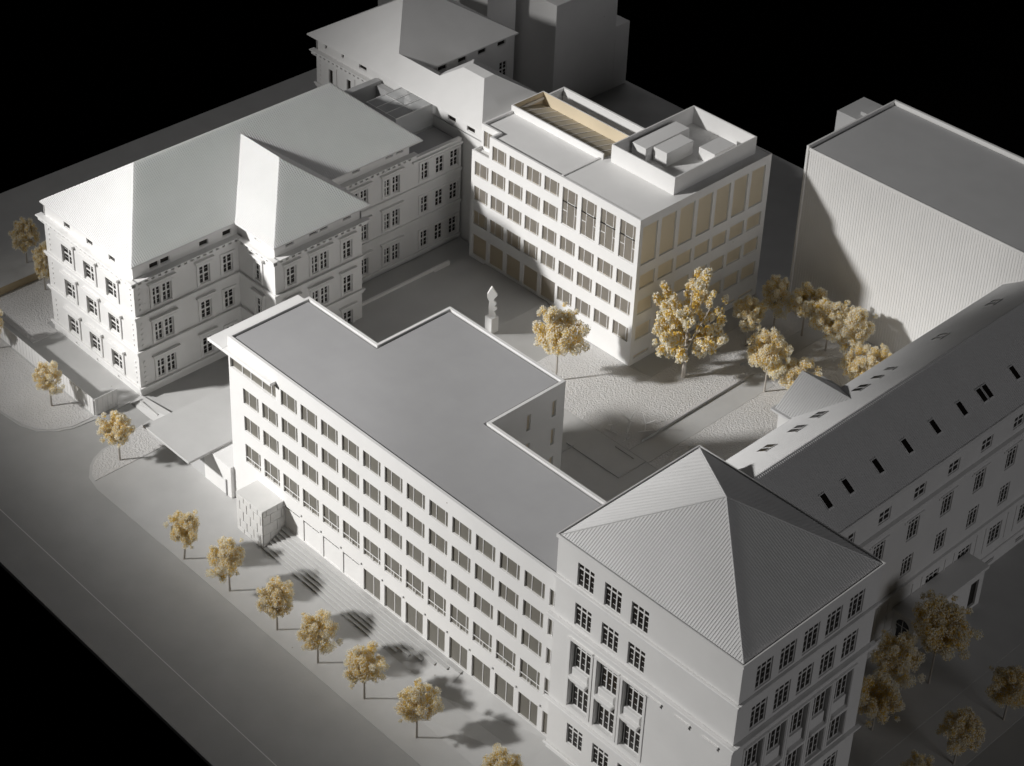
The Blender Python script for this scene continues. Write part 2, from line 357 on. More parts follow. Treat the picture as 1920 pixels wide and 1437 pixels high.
# ground-floor niches are cut as separate shallow recesses (front wall is re-cut by the panels below)
# wing faces
def xwall(x, y0, y1, z0, z1, ops=()): wall(mb, 'x', x, y0, y1, z0, z1, list(ops), .3)
xwall(46.19, 0, 10.6, 0, 21.5)
nar = [(a, z, .55, 1.95) for a in (19.1, 15.55) for z in (17.8, 14.2, 10.6, 7.0)]
xwall(25.95, 10.6, 20.85, 0, 21.5, nar)
for (x0, y0, x1, y1) in ((46.2, 10.6, 25.95, 10.6), (25.95, 20.85, 8.8, 20.85), (8.8, 20.85, 8.8, 10.8), (8.8, 10.8, -2.3, 10.8), (-2.3, 10.8, -2.3, 0)):
    mb.quad((x0, y0, 0), (x1, y1, 0), (x1, y1, 21.5), (x0, y0, 21.5))
part("wall", mb, WHITE, FB)
put_windows(FB, 'y', 0, wins)
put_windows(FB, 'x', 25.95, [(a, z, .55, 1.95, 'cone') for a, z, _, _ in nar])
for a, z, W, H in niche:       # blind white door panels set back under a dark slot
    q = MB(); q.box(a + .06, a + W - .002, .1, .16, z, z + H - .3); o = part("door_panel", q, PLAST, FB)
    q = MB(); q.box(a, a + W, .22, .28, z, z + H); link("transom", q.mesh("transom", DARKP), o)
    q = MB(); q.box(a + W * .5, a + W * .5 + .08, .08, .2, z + H - .3, z + H); link("transom_bar", q.mesh("transom_bar", WHITE), o)
lm = MB(); lm.box(-.05, .05, -.12, -.002, 0, .22); lmm = lm.mesh("door_lamp", GREYCARD)
for k in range(2, 14): link("door_lamp", lmm, FB, (b * k + 2.86, 0, 4.75))
# loggia strip window at the top left corner
q = MB(); q.box(-2.05, 5.65, .3, .35, 17.7, 19.45); part("strip_glazing", q, OFFP, FB)
q = MB()
for x in (-.3, 1.15, 3.05, 4.6): q.box(x, x + .09, .22, .298, 17.7, 19.45)
q.box(5.45, 5.6, .1, .25, 17.7, 19.4)
part("glazing_bars", q, WHITE, FB)
q = MB(); q.box(-4.85, -2.302, -.75, 11.3, 19.85, 20.2); q.box(-2.302, 5.7, -.75, -.002, 19.85, 20.2); bevel(part("eaves_slab", q, WHITE, FB))
# roof with rim
outer = [(-2.3, 0), (46.2, 0), (46.2, 10.6), (25.95, 10.6), (25.95, 20.85), (8.8, 20.85), (8.8, 10.8), (-2.3, 10.8)]
inner = [(-1.98, .32), (45.9, .32), (45.9, 10.28), (25.63, 10.28), (25.63, 20.53), (9.12, 20.53), (9.12, 10.48), (-1.98, 10.48)]
q = MB(); n = len(outer)
for i in range(n):
    j = (i + 1) % n; a, c, d, e = outer[i], outer[j], inner[j], inner[i]
    q.quad((*a, 21.5), (*c, 21.5), (*d, 21.5), (*e, 21.5)); q.quad((*e, 21.5), (*d, 21.5), (*d, 20.7), (*e, 20.7))
part("parapet", q, WHITE, FB)
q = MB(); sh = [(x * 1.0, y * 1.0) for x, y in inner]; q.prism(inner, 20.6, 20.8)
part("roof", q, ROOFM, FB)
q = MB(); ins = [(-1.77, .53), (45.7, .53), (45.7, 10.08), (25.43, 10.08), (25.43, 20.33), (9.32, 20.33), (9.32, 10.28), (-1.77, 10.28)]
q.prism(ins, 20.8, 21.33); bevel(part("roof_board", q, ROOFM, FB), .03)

# stone-clad entrance cube
EP = thing("entrance_cube", "small cube clad in staggered stone slabs beside the office block steps", "building")
q = MB(); q.box(1.95, 6.33, -2.86, -.004, 0, 4.9); part("core", q, GREYCARD, EP)
q = MB(); q.box(1.9, 6.37, -2.9, -.004, 4.9, 5.02); part("roof", q, STONE, EP)
rows = [0, .6, 1.72, 3.02, 4.2, 4.9]; offs = [0.05, .55, 0.0, .6, .1]
PC = {}
def stone(x0, x1, y0, y1, z0, z1):
    k = (round(x1 - x0, 2), round(y1 - y0, 2), round(z1 - z0, 2))
    if k not in PC:
        q = MB(); q.box(0, k[0], 0, k[1], 0, k[2]); PC[k] = q.mesh("stone_slab", STONE)
    bevel(link("stone_slab", PC[k], EP, (x0, y0, z0)), .02)
for r in range(5):
    z0, z1 = rows[r] + .018, rows[r + 1] - .018
    cuts = [1.92] + [1.92 + offs[r] + i * 1.18 for i in range(0, 5) if .3 < offs[r] + i * 1.18 < 4.2] + [6.36]
    for i in range(len(cuts) - 1): stone(cuts[i] + .035, cuts[i + 1] - .035, -2.905 - random.random() * .02, -2.862, z0, z1)
    cuts = [-2.85] + [-2.85 + offs[r] + .4 + i * 1.45 for i in range(3) if .4 < offs[r] + .4 + i * 1.45 < 2.6] + [-.02]
    for i in range(len(cuts) - 1): stone(6.332, 6.385, cuts[i] + .03, cuts[i + 1] - .03, z0, z1)

# steps
ST = thing("staircase", "wide flight of white steps running along the office block front", "stairs")
ns = 7
for k in range(ns):
    z1 = 1.5 * (k + 1) / ns; y0 = -2.9 + .4 * k
    xe = 24.2 + 1.42 * (k + 1)
    q = MB(); q.box(6.42, xe, y0, -.006 if k == ns - 1 else y0 + .4, 0.0, z1)
    q.box(6.42, xe, y0 - .05, y0 - .001, z1 - .06, z1 + .004)
    part("step", q, GROUNDM, ST)
q = MB()
prev = None
for k in range(ns + 1):
    z1 = 1.5 * k / ns; xe = 24.2 + 1.42 * k; yk = -2.9 + .4 * k
    if prev:
        q.quad((prev[0], -2.9, .004), (xe, -2.9, .004), (xe, yk, z1), (prev[0], prev[1] + .4 if False else prev[1], prev[2]))
    prev = (xe, yk, z1)
q.quad((prev[0], -2.9, .004), (46.2, -2.9, .95), (46.2, -.006, 1.52), (prev[0], -.006, 1.5))
q.quad((46.2, -2.9, .95), (prev[0], -2.9, .004), (prev[0], -6.5, .004), (46.2, -6.5, .004)); q.add([(46.2, -6.5, .004), (66.95, -6.5, .004), (66.95, -.81, 1.5), (46.2, -.81, 1.5), (46.2, -.006, 1.52), (66.95, -.81, .003)], ((0, 1, 2, 3), (1, 5, 2)))
part("ramp", q, GROUNDM, ST)

# canopy and low wall left of the office block
CA = thing("canopy_block", "flat white canopy slab over the side entrance between school and office block", "canopy")
q = MB(); q.prism([(-14.2, -3.45), (-5.7, -3.45), (-5.7, 10.0), (-13.6, 10.0)], 4.2, 4.5); bevel(part("canopy_roof", q, GROUNDM, CA), .03)
q = MB(); q.box(-7.1, -2.302, -.45, 10, 0, 4.2); part("side_wall", q, WHITE, CA)
q = MB(); q.box(-10.2, -7.102, -.38, 10, 0, 3.6); part("inner_wall", q, GREYCARD, CA)
q = MB(); q.box(-3.2, -3.08, -.60, -.452, 0, 2.2); part("door_post", q, GREYCARD, CA)
q = MB(); q.box(-13.9, -13.5, .5, 10.0, 0, 4.198); part("support_wall", q, PLAST, CA)
g = MB(); g.add([(-23.4, 1.0, .002), (-14.3, 1.0, .002), (-14.3, 3.0, 1.2), (-23.4, 2.5, .35)], ((0, 1, 2, 3),)); g.box(-22.4, -19.0, 1.62, 1.75, .0, .55)
struct("entrance_ramp", g, GROUNDM)

# ================================================================== MODERN TOWER BLOCK
TW = thing("studio_block", "bright modern block with beige windows and a rooftop plant screen, behind the courtyard", "building")
tx, ty = 9.48, 49.56
lw = []
for i in range(4): lw.append((-14.93 + 3.0 * i, 17.5, 2.45, 1.98, 'ttri'))
for z in (14.05, 10.5, 6.95):
    for i in range(-1, 4): lw.append((-14.93 + 3.0 * i, z, 2.45, 1.98, 'ttri'))
for i in range(-1, 4): lw.append((-14.93 + 3.05 * i, 2.3, 2.5, 3.1, 'tone'))
rw = []
for i in range(4): rw.append((-2.88 + 3.1 * i, 14.2, 2.45, 5.15, 'tstu'))
for z in (10.55, 6.95, 3.25):
    for i in range(4): rw.append((-2.88 + 3.1 * i, z, 2.5, 1.98, 'ttri'))
fw = lw + rw
sw = []
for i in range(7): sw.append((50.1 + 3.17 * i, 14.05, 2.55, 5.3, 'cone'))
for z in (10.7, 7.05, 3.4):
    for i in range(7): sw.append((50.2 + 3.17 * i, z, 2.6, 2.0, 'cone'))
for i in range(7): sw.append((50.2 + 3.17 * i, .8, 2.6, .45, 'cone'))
mb = MB()
wall(mb, 'y', ty, -18.5, tx, 0, 17.4, [q[:4] for q in fw if q[1] < 17.2 and q[4] != 'tstu'] + [(q[0], q[1], q[2], 17.4 - q[1]) for q in fw if q[4] == 'tstu'], .3)
wall(mb, 'y', ty, -15.45, tx, 17.4, 20.53, [q[:4] for q in fw if q[1] > 17.2] + [(q[0], 17.4, q[2], q[1] + q[3] - 17.4) for q in fw if q[4] == 'tstu'], .3)
wall(mb, 'x', tx, ty, 72.6, 0, 20.53, [q[:4] for q in sw], .24)
wall(mb, 'y', 51.1, -18.5, -15.45, 17.0, 20.53, [(-18.1, 17.45, 1.9, 2.2)], .3)
mb.quad((-15.45, ty, 17.4), (-15.45, ty, 20.53), (-15.45, 51.1, 20.53), (-15.45, 51.1, 17.4))
mb.quad((-18.5, 51.1, 17.0), (-15.45, 51.1, 17.0), (-15.45, ty, 17.0), (-18.5, ty, 17.0))
mb.quad((-18.3, ty + .2, 17.0), (-18.3, ty + .2, 17.4), (-15.45, ty + .2, 17.4), (-15.45, ty + .2, 17.0)); mb.quad((-18.5, ty, 17.4), (-15.45, ty, 17.4), (-15.45, ty + .2, 17.4), (-18.5, ty + .2, 17.4))
mb.box(-18.5, -18.3, ty + .2, 51.1, 16.8, 17.4)
mb.quad((-18.5, ty, 0), (-18.5, ty, 17.4), (-18.5, 65.4, 17.4), (-18.5, 65.4, 0)); mb.quad((-18.5, 51.1, 17.4), (-18.5, 51.1, 20.53), (-18.5, 65.4, 20.53), (-18.5, 65.4, 17.4))
mb.quad((-3.5, 72.6, 0), (-3.5, 72.6, 20.53), (tx, 72.6, 20.53), (tx, 72.6, 0)); mb.quad((-18.5, 65.4, 0), (-18.5, 65.4, 20.53), (-3.5, 65.4, 20.53), (-3.5, 65.4, 0)); mb.quad((-3.5, 65.4, 0), (-3.5, 65.4, 20.53), (-3.5, 72.6, 20.53), (-3.5, 72.6, 0))
part("wall", mb, WHITE, TW)
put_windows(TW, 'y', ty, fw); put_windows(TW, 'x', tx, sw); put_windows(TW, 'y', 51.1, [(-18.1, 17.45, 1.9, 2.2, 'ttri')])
o2 = [(-18.5, 51.1), (-15.45, 51.1), (-15.45, ty), (tx, ty), (tx, 72.6), (-3.5, 72.6), (-3.5, 65.4), (-18.5, 65.4)]
i2 = [(-18.25, 51.38), (-15.17, 51.38), (-15.17, ty + .28), (tx - .2, ty + .28), (tx - .2, 72.4), (-3.24, 72.4), (-3.24, 65.1), (-18.25, 65.1)]
q = MB()
for i in range(8):
    j = (i + 1) % 8; a, c, d, e = o2[i], o2[j], i2[j], i2[i]
    q.quad((*a, 20.53), (*c, 20.53), (*d, 20.53), (*e, 20.53)); q.quad((*e, 20.53), (*d, 20.53), (*d, 20.15), (*e, 20.15))
q.box(-3.5, -3.22, ty + .3, 56.1, 20.22, 20.56)
part("parapet", q, WHITE, TW)
q = MB(); q.prism([(-18.25, 51.38), (-15.17, 51.38), (-15.17, ty + .28), (-3.5, ty + .28), (-3.5, 56.2), (-18.25, 56.2)], 20.0, 20.2); part("roof", q, WHITE, TW)
q = MB(); q.prism([(-3.22, ty + .28), (tx - .2, ty + .28), (tx - .2, 72.4), (-3.22, 72.4)], 20.0, 20.42); part("roof", q, WHITE, TW)
q = MB(); q.box(-18.25, -3.24, 61.8, 65.0, 18.0, 18.6); q.box(-18.25, -3.6, 65.0, 65.1, 18.0, 20.4); part("rear_roof", q, WHITE, TW)
SK = MB(); SK.box(-18.6, -2.9, 56.2, 56.4, 20.0, 21.2); SK.box(-18.6, -2.9, 61.6, 61.75, 19.0, 21.2); SK.box(-18.6, -18.45, 56.402, 61.598, 19.0, 21.2)
sko = part("skylight_curb", SK, WHITE, TW)
SK = MB(); SK.quad((-18.44, 61.59, 19.0), (-2.95, 61.59, 19.0), (-2.95, 61.59, 21.19), (-18.44, 61.59, 21.19)); SK.quad((-18.44, 56.41, 19.0), (-18.44, 61.59, 19.0), (-18.44, 61.59, 21.19), (-18.44, 56.41, 21.19))
SK.quad((-18.44, 56.41, 21.1), (-18.44, 56.41, 19.5), (-2.95, 56.41, 19.5), (-2.95, 56.41, 21.1)); link("skylight_lining", SK.mesh("skylight_lining", CREAM), sko)
for i in range(12):
    q = MB(); x0 = -18.42 + i * 1.29; q.quad((x0, 56.43, 20.75), (x0 + 1.285, 56.43, 20.75), (x0 + 1.285, 61.57, 19.5), (x0, 61.57, 19.5)); link("skylight_pane", q.mesh("skylight_pane", LOUVRE), sko)
q = MB()
for i in range(1, 12):
    x0 = -18.455 + i * 1.29; q.add([(x0, 56.43, 20.80), (x0 + .1, 56.43, 20.80), (x0 + .1, 61.57, 19.55), (x0, 61.57, 19.55), (x0, 56.43, 20.7), (x0 + .1, 56.43, 20.7), (x0 + .1, 61.57, 19.45), (x0, 61.57, 19.45)], ((0, 1, 2, 3), (4, 7, 6, 5), (0, 4, 5, 1), (1, 5, 6, 2), (3, 2, 6, 7), (0, 3, 7, 4)))
link("skylight_bars", q.mesh("skylight_bars", WHITE), sko)
q = MB()
px0, px1, py0, py1, pz = -1.95, 8.1, 56.6, 71.1, 22.8; tt = .16
q.box(px0, px1, py0, py0 + tt, 20.422, pz); q.box(px0, px1, py1 - tt, py1, 20.422, pz); q.box(px0, px0 + tt, py0 + tt, py1 - tt, 20.422, pz); q.box(px1 - tt, px1, py0 + tt, py1 - tt, 20.422, pz)
part("plant_screen", q, WHITE, TW)
for bx in ((-1.35, .9, 59.5, 67.2, 22.3), (1.1, 3.25, 60.6, 65.3, 22.3), (4.3, 6.8, 65.1, 68.9, 22.0)):
    q = MB(); q.box(bx[0], bx[1], bx[2], bx[3], 20.422, bx[4]); bevel(part("plant_unit", q, WHITE, TW), .03)

# ================================================================== OLD SCHOOL (hipped, ribbed roofs)
def storey_trim(b, ax, pos, a0, a1, zs, oa=(.0, .0)):
    """string courses and cornice along one facade"""
    for z in zs:
        q = MB(); slab(q, ax, pos, a0 - oa[0] * .32, a1 + oa[1] * .32, z - .26, z + .02, .32); slab(q, ax, pos, a0 - oa[0] * .18, a1 + oa[1] * .18, z - .6, z - .262, .18)
        bevel(part("string_course", q, PLAST, b), .05)
def cornice(b, ax, pos, a0, a1, z, oa):
    q = MB(); slab(q, ax, pos, a0 - oa[0] * .72, a1 + oa[1] * .72, z - .12, z + .05, .72, .2)
    bevel(part("cornice", q, PLAST, b), .04)
    q = MB(); n_ = int((a1 - a0 - .3) / .86); st_ = (a1 - a0 - .3) / max(1, n_); po = pos + (-.5 if ax == 'y' else .5)
    wall(q, ax, po, a0 - oa[0] * .5, a1 + oa[1] * .5, z - .62, z - .122, [(a0 + .36 + i * st_, z - .5, .46, .27) for i in range(n_)], .3)
    q.quad(P3(ax, po, a0 - oa[0] * .5, 0, z - .62), P3(ax, po, a0 - oa[0] * .5, .495, z - .62), P3(ax, po, a1 + oa[1] * .5, .495, z - .62), P3(ax, po, a1 + oa[1] * .5, 0, z - .62))
    part("frieze", q, PLAST, b)
def surround(b, ax, pos, a0, a1, z0, z1, hood=True):
    q = MB(); t = .34
    slab(q, ax, pos, a0 - t, a0, z0 - .15, z1 + .34, .16); slab(q, ax, pos, a1, a1 + t, z0 - .15, z1 + .34, .16); slab(q, ax, pos, a0, a1, z1, z1 + .34, .16)
    o = part("window_surround", q, PLAST, b)
    if hood:
        q = MB(); slab(q, ax, pos, a0 - .62, a1 + .62, z1 + .62, z1 + .9, .42); slab(q, ax, pos, a0 - .45, a1 + .45, z1 + .42, z1 + .618, .22)
        bevel(link("hood_mould", q.mesh("hood_mould", PLAST), o), .03)
def quoins(b, ax, pos, a, zs):
    q = MB()
    for z0 in zs:
        for i in range(5): slab(q, ax, pos, a - .11, a + .11, z0 + .75 + i * .72, z0 + .97 + i * .72, .08)
    part("quoins", q, PLAST, b)['kind'] = 'stuff'

SC = thing("old_school", "old school with ribbed hipped roofs and three rows of crossed windows, left of the picture", "building")
sx, sy = -23.47, 2.58; xl = -41.6
Z3 = (1.62, 6.75, 11.65); HW = 2.6
fr = []
for z, hh in zip(Z3, (2.4, 2.4, 2.4)):
    for a in (-38.0, -33.45, -28.95): fr.append((a, z, 2.1, hh, 'dcross'))
att = [(a, 16.6, 1.25, .72, 'done') for a in (-37.4, -32.75, -28.3)]
bas = [(a, .25, .8, .4, 'done') for a in (-37.0, -32.6, -28.2)]
mb = MB()
wall(mb, 'y', sy, xl, sx, 0, 16.2, [q[:4] for q in fr + bas], .3)
wall(mb, 'y', sy + .15, xl + .15, sx - .15, 16.2, 18.2, [q[:4] for q in att], .3)
side = []
for z in Z3:
    side += [(5.0, z, 1.15, 2.5, 'dcross'), (6.45, z, 1.15, 2.5, 'dcross'), (11.5, z, 1.5, 2.5, 'dcross'), (14.9, z, 1.4, 2.5, 'dcross')]
satt = [(a, 16.6, 1.25, .72, 'done') for a in (5.0, 6.5, 11.9, 15.2)]
wall(mb, 'x', sx, sy, 17.24, 0, 16.2, [q[:4] for q in side], .3)
wall(mb, 'x', sx - .15, sy + .15, 17.24 + .15, 16.2, 18.2, [q[:4] for q in satt], .3)
# projecting bay
PXx, py_, pyr = -16.65, 17.24, 30.2
pf = [(-20.4, z, 1.2, 2.5, 'dcross') for z in Z3]; pfa = [(-20.45, 16.95, 1.2, .7, 'done')]
ps = []
for z in Z3: ps += [(18.85, z, 1.4, 2.5, 'dcross'), (22.55, z, 1.1, 2.5, 'dcross'), (23.95, z, 1.1, 2.5, 'dcross'), (27.25, z, 1.4, 2.5, 'dcross')]
psa = [(a, 16.95, 1.2, .7, 'done') for a in (19.0, 22.5, 24.05, 27.5)]
wall(mb, 'y', py_, sx, PXx, 0, 16.2, [q[:4] for q in pf], .3); wall(mb, 'y', py_ + .15, sx - .15, PXx - .15, 16.2, 18.2, [q[:4] for q in pfa], .3)
wall(mb, 'x', PXx, py_, pyr, 0, 16.2, [q[:4] for q in ps], .3); wall(mb, 'x', PXx - .15, py_ + .15, pyr - .15, 16.2, 18.2, [q[:4] for q in psa], .3)
mb.quad((PXx, pyr, 0), (-24, pyr, 0), (-24, pyr, 18.2), (PXx, pyr, 18.2))
# rear part of the courtyard front and the lower link
BX = -24.0
bw = []
for z in Z3: bw += [(a, z, 1.05, 2.5, 'dcross') for a in (34.9, 36.3, 40.0, 41.45)]
bwa = [(a, 16.95, 1.2, .7, 'done') for a in (35.1, 40.4, 42.1)]
lk = []
for z in Z3: lk += [(a, z, 1.3, 2.45, 'dcross') for a in (46.1, 48.65, 51.1)]
wall(mb, 'x', BX, pyr, 44.4, 0, 16.2, [q[:4] for q in bw], .3); wall(mb, 'x', BX - .15, pyr, 44.25, 16.2, 18.2, [q[:4] for q in bwa], .3)
wall(mb, 'x', BX, 44.4, 52.95, 0, 15.3, [q[:4] for q in lk], .3)
mb.quad((BX - .15, 44.25, 14.0), (xl, 44.25, 14.0), (xl, 44.25, 18.2), (BX - .15, 44.25, 18.2))
mb.quad((xl, sy, 0), (xl, sy, 16.2), (xl, 53, 16.2), (xl, 53, 0)); mb.quad((xl + .15, sy, 16.2), (xl + .15, sy, 18.2), (xl + .15, 44.25, 18.2), (xl + .15, 44.25, 16.2))
part("wall", mb, PLAST, SC)
for L_ in ((('y', sy), fr + bas), (('y', sy + .15), att), (('x', sx), side), (('x', sx - .15), satt), (('y', py_), pf), (('y', py_ + .15), pfa), (('x', PXx), ps), (('x', PXx - .15), psa), (('x', BX), bw + lk), (('x', BX - .15), bwa)):
    put_windows(SC, L_[0][0], L_[0][1], L_[1])
for z in Z3:
    for a in (-38.0, -33.45, -28.95): surround(SC, 'y', sy, a, a + 2.1, z, z + 2.4)
    surround(SC, 'x', sx, 5.0, 7.6, z, z + 2.5); surround(SC, 'x', sx, 11.5, 13.0, z, z + 2.5); surround(SC, 'x', sx, 14.9, 16.3, z, z + 2.5, False)
    surround(SC, 'x', PXx, 18.85, 20.25, z, z + 2.5); surround(SC, 'x', PXx, 22.55, 25.05, z, z + 2.5); surround(SC, 'x', PXx, 27.25, 28.65, z, z + 2.5)
    surround(SC, 'y', py_, -20.4, -19.2, z, z + 2.5)
    surround(SC, 'x', BX, 34.9, 37.35, z, z + 2.5); surround(SC, 'x', BX, 40.0, 42.5, z, z + 2.5)
    surround(SC, 'x', BX, 46.1, 52.4, z, z + 2.5, False)
zz = (1.3, 6.4, 11.2)
storey_trim(SC, 'y', sy, xl, sx, zz, (1, 1)); storey_trim(SC, 'x', sx, sy, 17.24, zz, (0, 0)); storey_trim(SC, 'y', py_, sx + .33, PXx, zz, (0, 1)); storey_trim(SC, 'x', PXx, py_, pyr, zz, (0, 1)); storey_trim(SC, 'x', BX, pyr, 52.95, zz)
cornice(SC, 'y', sy, xl, sx, 16.2, (1, 1)); cornice(SC, 'x', sx, sy, 17.24, 16.2, (0, 0)); cornice(SC, 'y', py_, sx + .76, PXx, 16.2, (0, 1)); cornice(SC, 'x', PXx, py_, pyr, 16.2, (0, 1)); cornice(SC, 'x', BX, pyr, 44.4, 16.2, (0, 1))
for c in (xl + .85, sx - .75): quoins(SC, 'y', sy, c, (.9, 6.2, 11.0))
quoins(SC, 'x', sx, sy + .7, (.9, 6.2, 11.0))
q = MB(); slab(q, 'x', BX, 44.6, 52.9, 14.75, 15.0, .35); slab(q, 'x', BX, 44.5, 52.9, 15.3, 15.42, .1, .45); part("link_cornice", q, PLAST, SC)
q = MB(); q.box(-41.4, BX - .46, 44.3, 53.1, 14.3, 14.6); part("link_roof", q, ROOFM, SC)
# roofs
ex0, ex1, ey0, ey1, ez = -41.5, -22.95, 2.2, 45.4, 18.35
RB_ = MB()
A, Bq = (-32.2, 9.45, 24.93), (-32.2, 38.4, 24.98)
ribbed(RB_, [[(ex0, ey0, ez), (ex1, ey0, ez), A], [(ex1, ey0, ez), (ex1, ey1, ez), Bq, A], [(ex1, ey1, ez), (ex0, ey1, ez), Bq], [(ex0, ey1, ez), (ex0, ey0, ez), A, Bq]], .285, .14, .046)
RB_.box(ex0, ex1, ey0, ey1, ez - .18, ez - .002)
part("main_roof", RB_, RIBM, SC)
RB_ = MB(); pe = -15.7
C0, C1 = (-30.8, 23.65, 24.0), (-23.55, 23.65, 24.0)
ribbed(RB_, [[(-22.9, 16.5, ez), (pe, 16.5, ez), C1, C0], [(pe, 16.5, ez), (pe, 30.8, ez), C1], [(pe, 30.8, ez), (-22.9, 30.8, ez), C0, C1]], .285, .14, .046)
RB_.box(-22.94, pe, 16.5, 30.8, ez - .175, ez - .004)
part("bay_roof", RB_, RIBM, SC)

# glass box on the link roof
GB = thing("glass_roof_box", "clear acrylic box standing on the low link roof behind the old school", "glass box")
gx0, gx1, gy0, gy1 = -33.0, -29.2, 45.6, 52.9
q = MB(); q.box(-35.4, -29.3, 46.6, 53.0, 14.602, 14.8); part("base", q, GREYCARD, GB)
for i in range(3):
    for j in range(2):
        q = MB(); x0 = -35.2 + i * 1.9; y0 = 46.7 + j * 3.08
        q.box(x0 + .04, x0 + 1.86, y0 + .04, y0 + 3.04, 17.9, 17.98); part("glass_pane", q, ACRYL, GB)
q = MB(); q.box(-29.5, -29.44, 46.7, 52.9, 14.8, 17.9); part("glass_pane", q, ACRYL, GB)
q = MB(); q.box(-35.2, -29.502, 46.7, 46.76, 14.8, 17.9); part("glass_pane", q, ACRYL, GB)
q = MB()
for i in range(4): q.box(-35.23 + i * 1.9, -35.15 + i * 1.9, 46.7, 52.9, 17.9, 18.03)
for y in (46.7, 49.74, 52.84): q.box(-35.23, -29.44, y, y + .07, 18.032, 18.06)
part("glazing_bars", q, WHITE, GB)
g = MB(); g.box(-40.7, -39.7, 46.0, 53.1, 14.602, 17.0); g.box(-39.698, -35.6, 52.2, 53.1, 14.602, 16.6)
tag(link("parapet_box", g.mesh("parapet_box", GREYCARD)), "plain grey parapet box behind the old school ridge", "roof box")

# ================================================================== REAR SCHOOL WING
RW = thing("rear_wing", "rear school wing with smooth hipped roofs and small attic windows, top centre of the picture", "building")
ry = 53.2
rf = [(-50.6 + i * 3.75, z, .8, 2.6, 'done') for i in range(4) for z in (6.7, 11.6)]
rf += [(-26.0, 11.6, 1.0, 2.4, 'dcross'), (-22.0, 11.6, 1.0, 2.4, 'dcross'), (-22.0, 6.7, 1.0, 2.4, 'dcross'), (-22.0, 2.0, 1.0, 2.4, 'dcross')]
ra = [(-51.5, 16.9, .45, .75, 'done'), (-48.0, 16.9, .45, .75, 'done'), (-44.4, 16.85, 1.5, .7, 'done'), (-27.0, 16.6, 1.45, .7, 'done'), (-23.45, 16.55, 1.45, .7, 'done')]
mb = MB(); wall(mb, 'y', ry, -53.2, -20.2, 0, 16.1, [q[:4] for q in rf], .3); wall(mb, 'y', ry + .12, -53.05, -20.3, 16.1, 18.66, [q[:4] for q in ra], .3)
rs = [(60.0 + 3.6 * i, 17.2, 1.5, .75, 'done') for i in range(4)] + [(60.5 + 3.6 * i, 12.2, 1.4, 2.4, 'dcross') for i in range(4)]
wall(mb, 'x', -36.3, 54, 73.2, 0, 18.66, [q[:4] for q in rs], .3)
mb.quad((-20.2, ry, 0), (-20.2, 64, 0), (-20.2, 64, 18.66), (-20.2, ry, 18.66)); mb.quad((-53.2, ry, 0), (-53.2, ry, 18.66), (-53.2, 73.2, 18.66), (-53.2, 73.2, 0))
mb.quad((-36.3, 73.2, 0), (-53.2, 73.2, 0), (-53.2, 73.2, 18.66), (-36.3, 73.2, 18.66)); mb.quad((-20.2, 64, 0), (-34, 64, 0), (-34, 64, 18.66), (-20.2, 64, 18.66)); mb.quad((-34, 64, 0), (-34, 58, 0), (-34, 58, 18.66), (-34, 64, 18.66))
part("wall", mb, PLAST, RW)
put_windows(RW, 'y', ry, rf); put_windows(RW, 'y', ry + .12, ra); put_windows(RW, 'x', -36.3, rs)
cornice(RW, 'y', ry, -53.2, -38.0, 16.1, (1, 0)); storey_trim(RW, 'y', ry, -53.2, -34, (6.4, 11.2), (1, 0)); quoins(RW, 'y', ry, -52.4, (6.2, 11.0))
q = MB()
for a in (-49.0, -45.2, -41.4): slab(q, 'y', ry, a, a + .1, 11.4, 14.8, .12)
part("pilaster_strips", q, PLAST, RW)
e0 = 18.68
s = .64
zt = lambda d: e0 + d * s
apx0, apx1 = (-44.65, 61.2, zt(9.1)), (-44.65, 64.8, zt(9.1))
eL, eR, eY = (-53.8, 52.1, e0), (-19.5, 52.1, e0), 52.1
v1, v2, t1, t2 = (-38.6, 55.2, zt(3.1)), (-30.7, 55.2, zt(3.1)), (-28.6, 57.3, zt(5.2)), (-24.7, 57.3, zt(5.2))
t3, t4 = (-24.7, 59.0, zt(5.2)), (-28.6, 59.0, zt(5.2))
roof = MB()
roof.add([eL, (-35.5, 52.1, e0), v1, apx0], ((0, 1, 2, 3),))
roof.add([(-35.5, 52.1, e0), (-35.5, 73.9, e0), apx1, apx0], ((0, 1, 2, 3),))
roof.add([(-35.5, 73.9, e0), (-53.8, 73.9, e0), apx1], ((0, 1, 2),)); roof.add([(-53.8, 73.9, e0), eL, apx0, apx1], ((0, 1, 2, 3),))
roof.box(-53.8, -35.5, 52.1, 73.9, e0 - .2, e0 - .003)
part("west_roof", roof, PLAST, RW)
roof = MB()
roof.add([(-35.5, 52.1, e0), (-31.0, 52.1, e0), v2, v1], ((0, 1, 2, 3),)); roof.add([v1, v2, (-30.7, 58.3, e0), (-38.6, 58.3, e0)], ((0, 1, 2, 3),))
roof.box(-35.49, -31.0, 52.1, 58, e0 - .2, e0 - .003)
part("link_roof", roof, PLAST, RW)
roof = MB()
roof.add([(-31.0, 52.1, e0), eR, t2, t1, v2], ((0, 1, 2, 3, 4),)); roof.add([eR, (-19.5, 64.2, e0), t3, t2], ((0, 1, 2, 3),)); roof.add([(-19.5, 64.2, e0), (-33.8, 64.2, e0), t4, t3], ((0, 1, 2, 3),))
roof.add([v2, t1, t4, (-33.8, 64.2, e0), (-33.8, 58.3, e0)], ((0, 1, 2, 3, 4),)); roof.quad(t1, t2, t3, t4)
roof.box(-30.99, -19.5, 52.1, 64.2, e0 - .2, e0 - .003)
part("east_roof", roof, PLAST, RW)

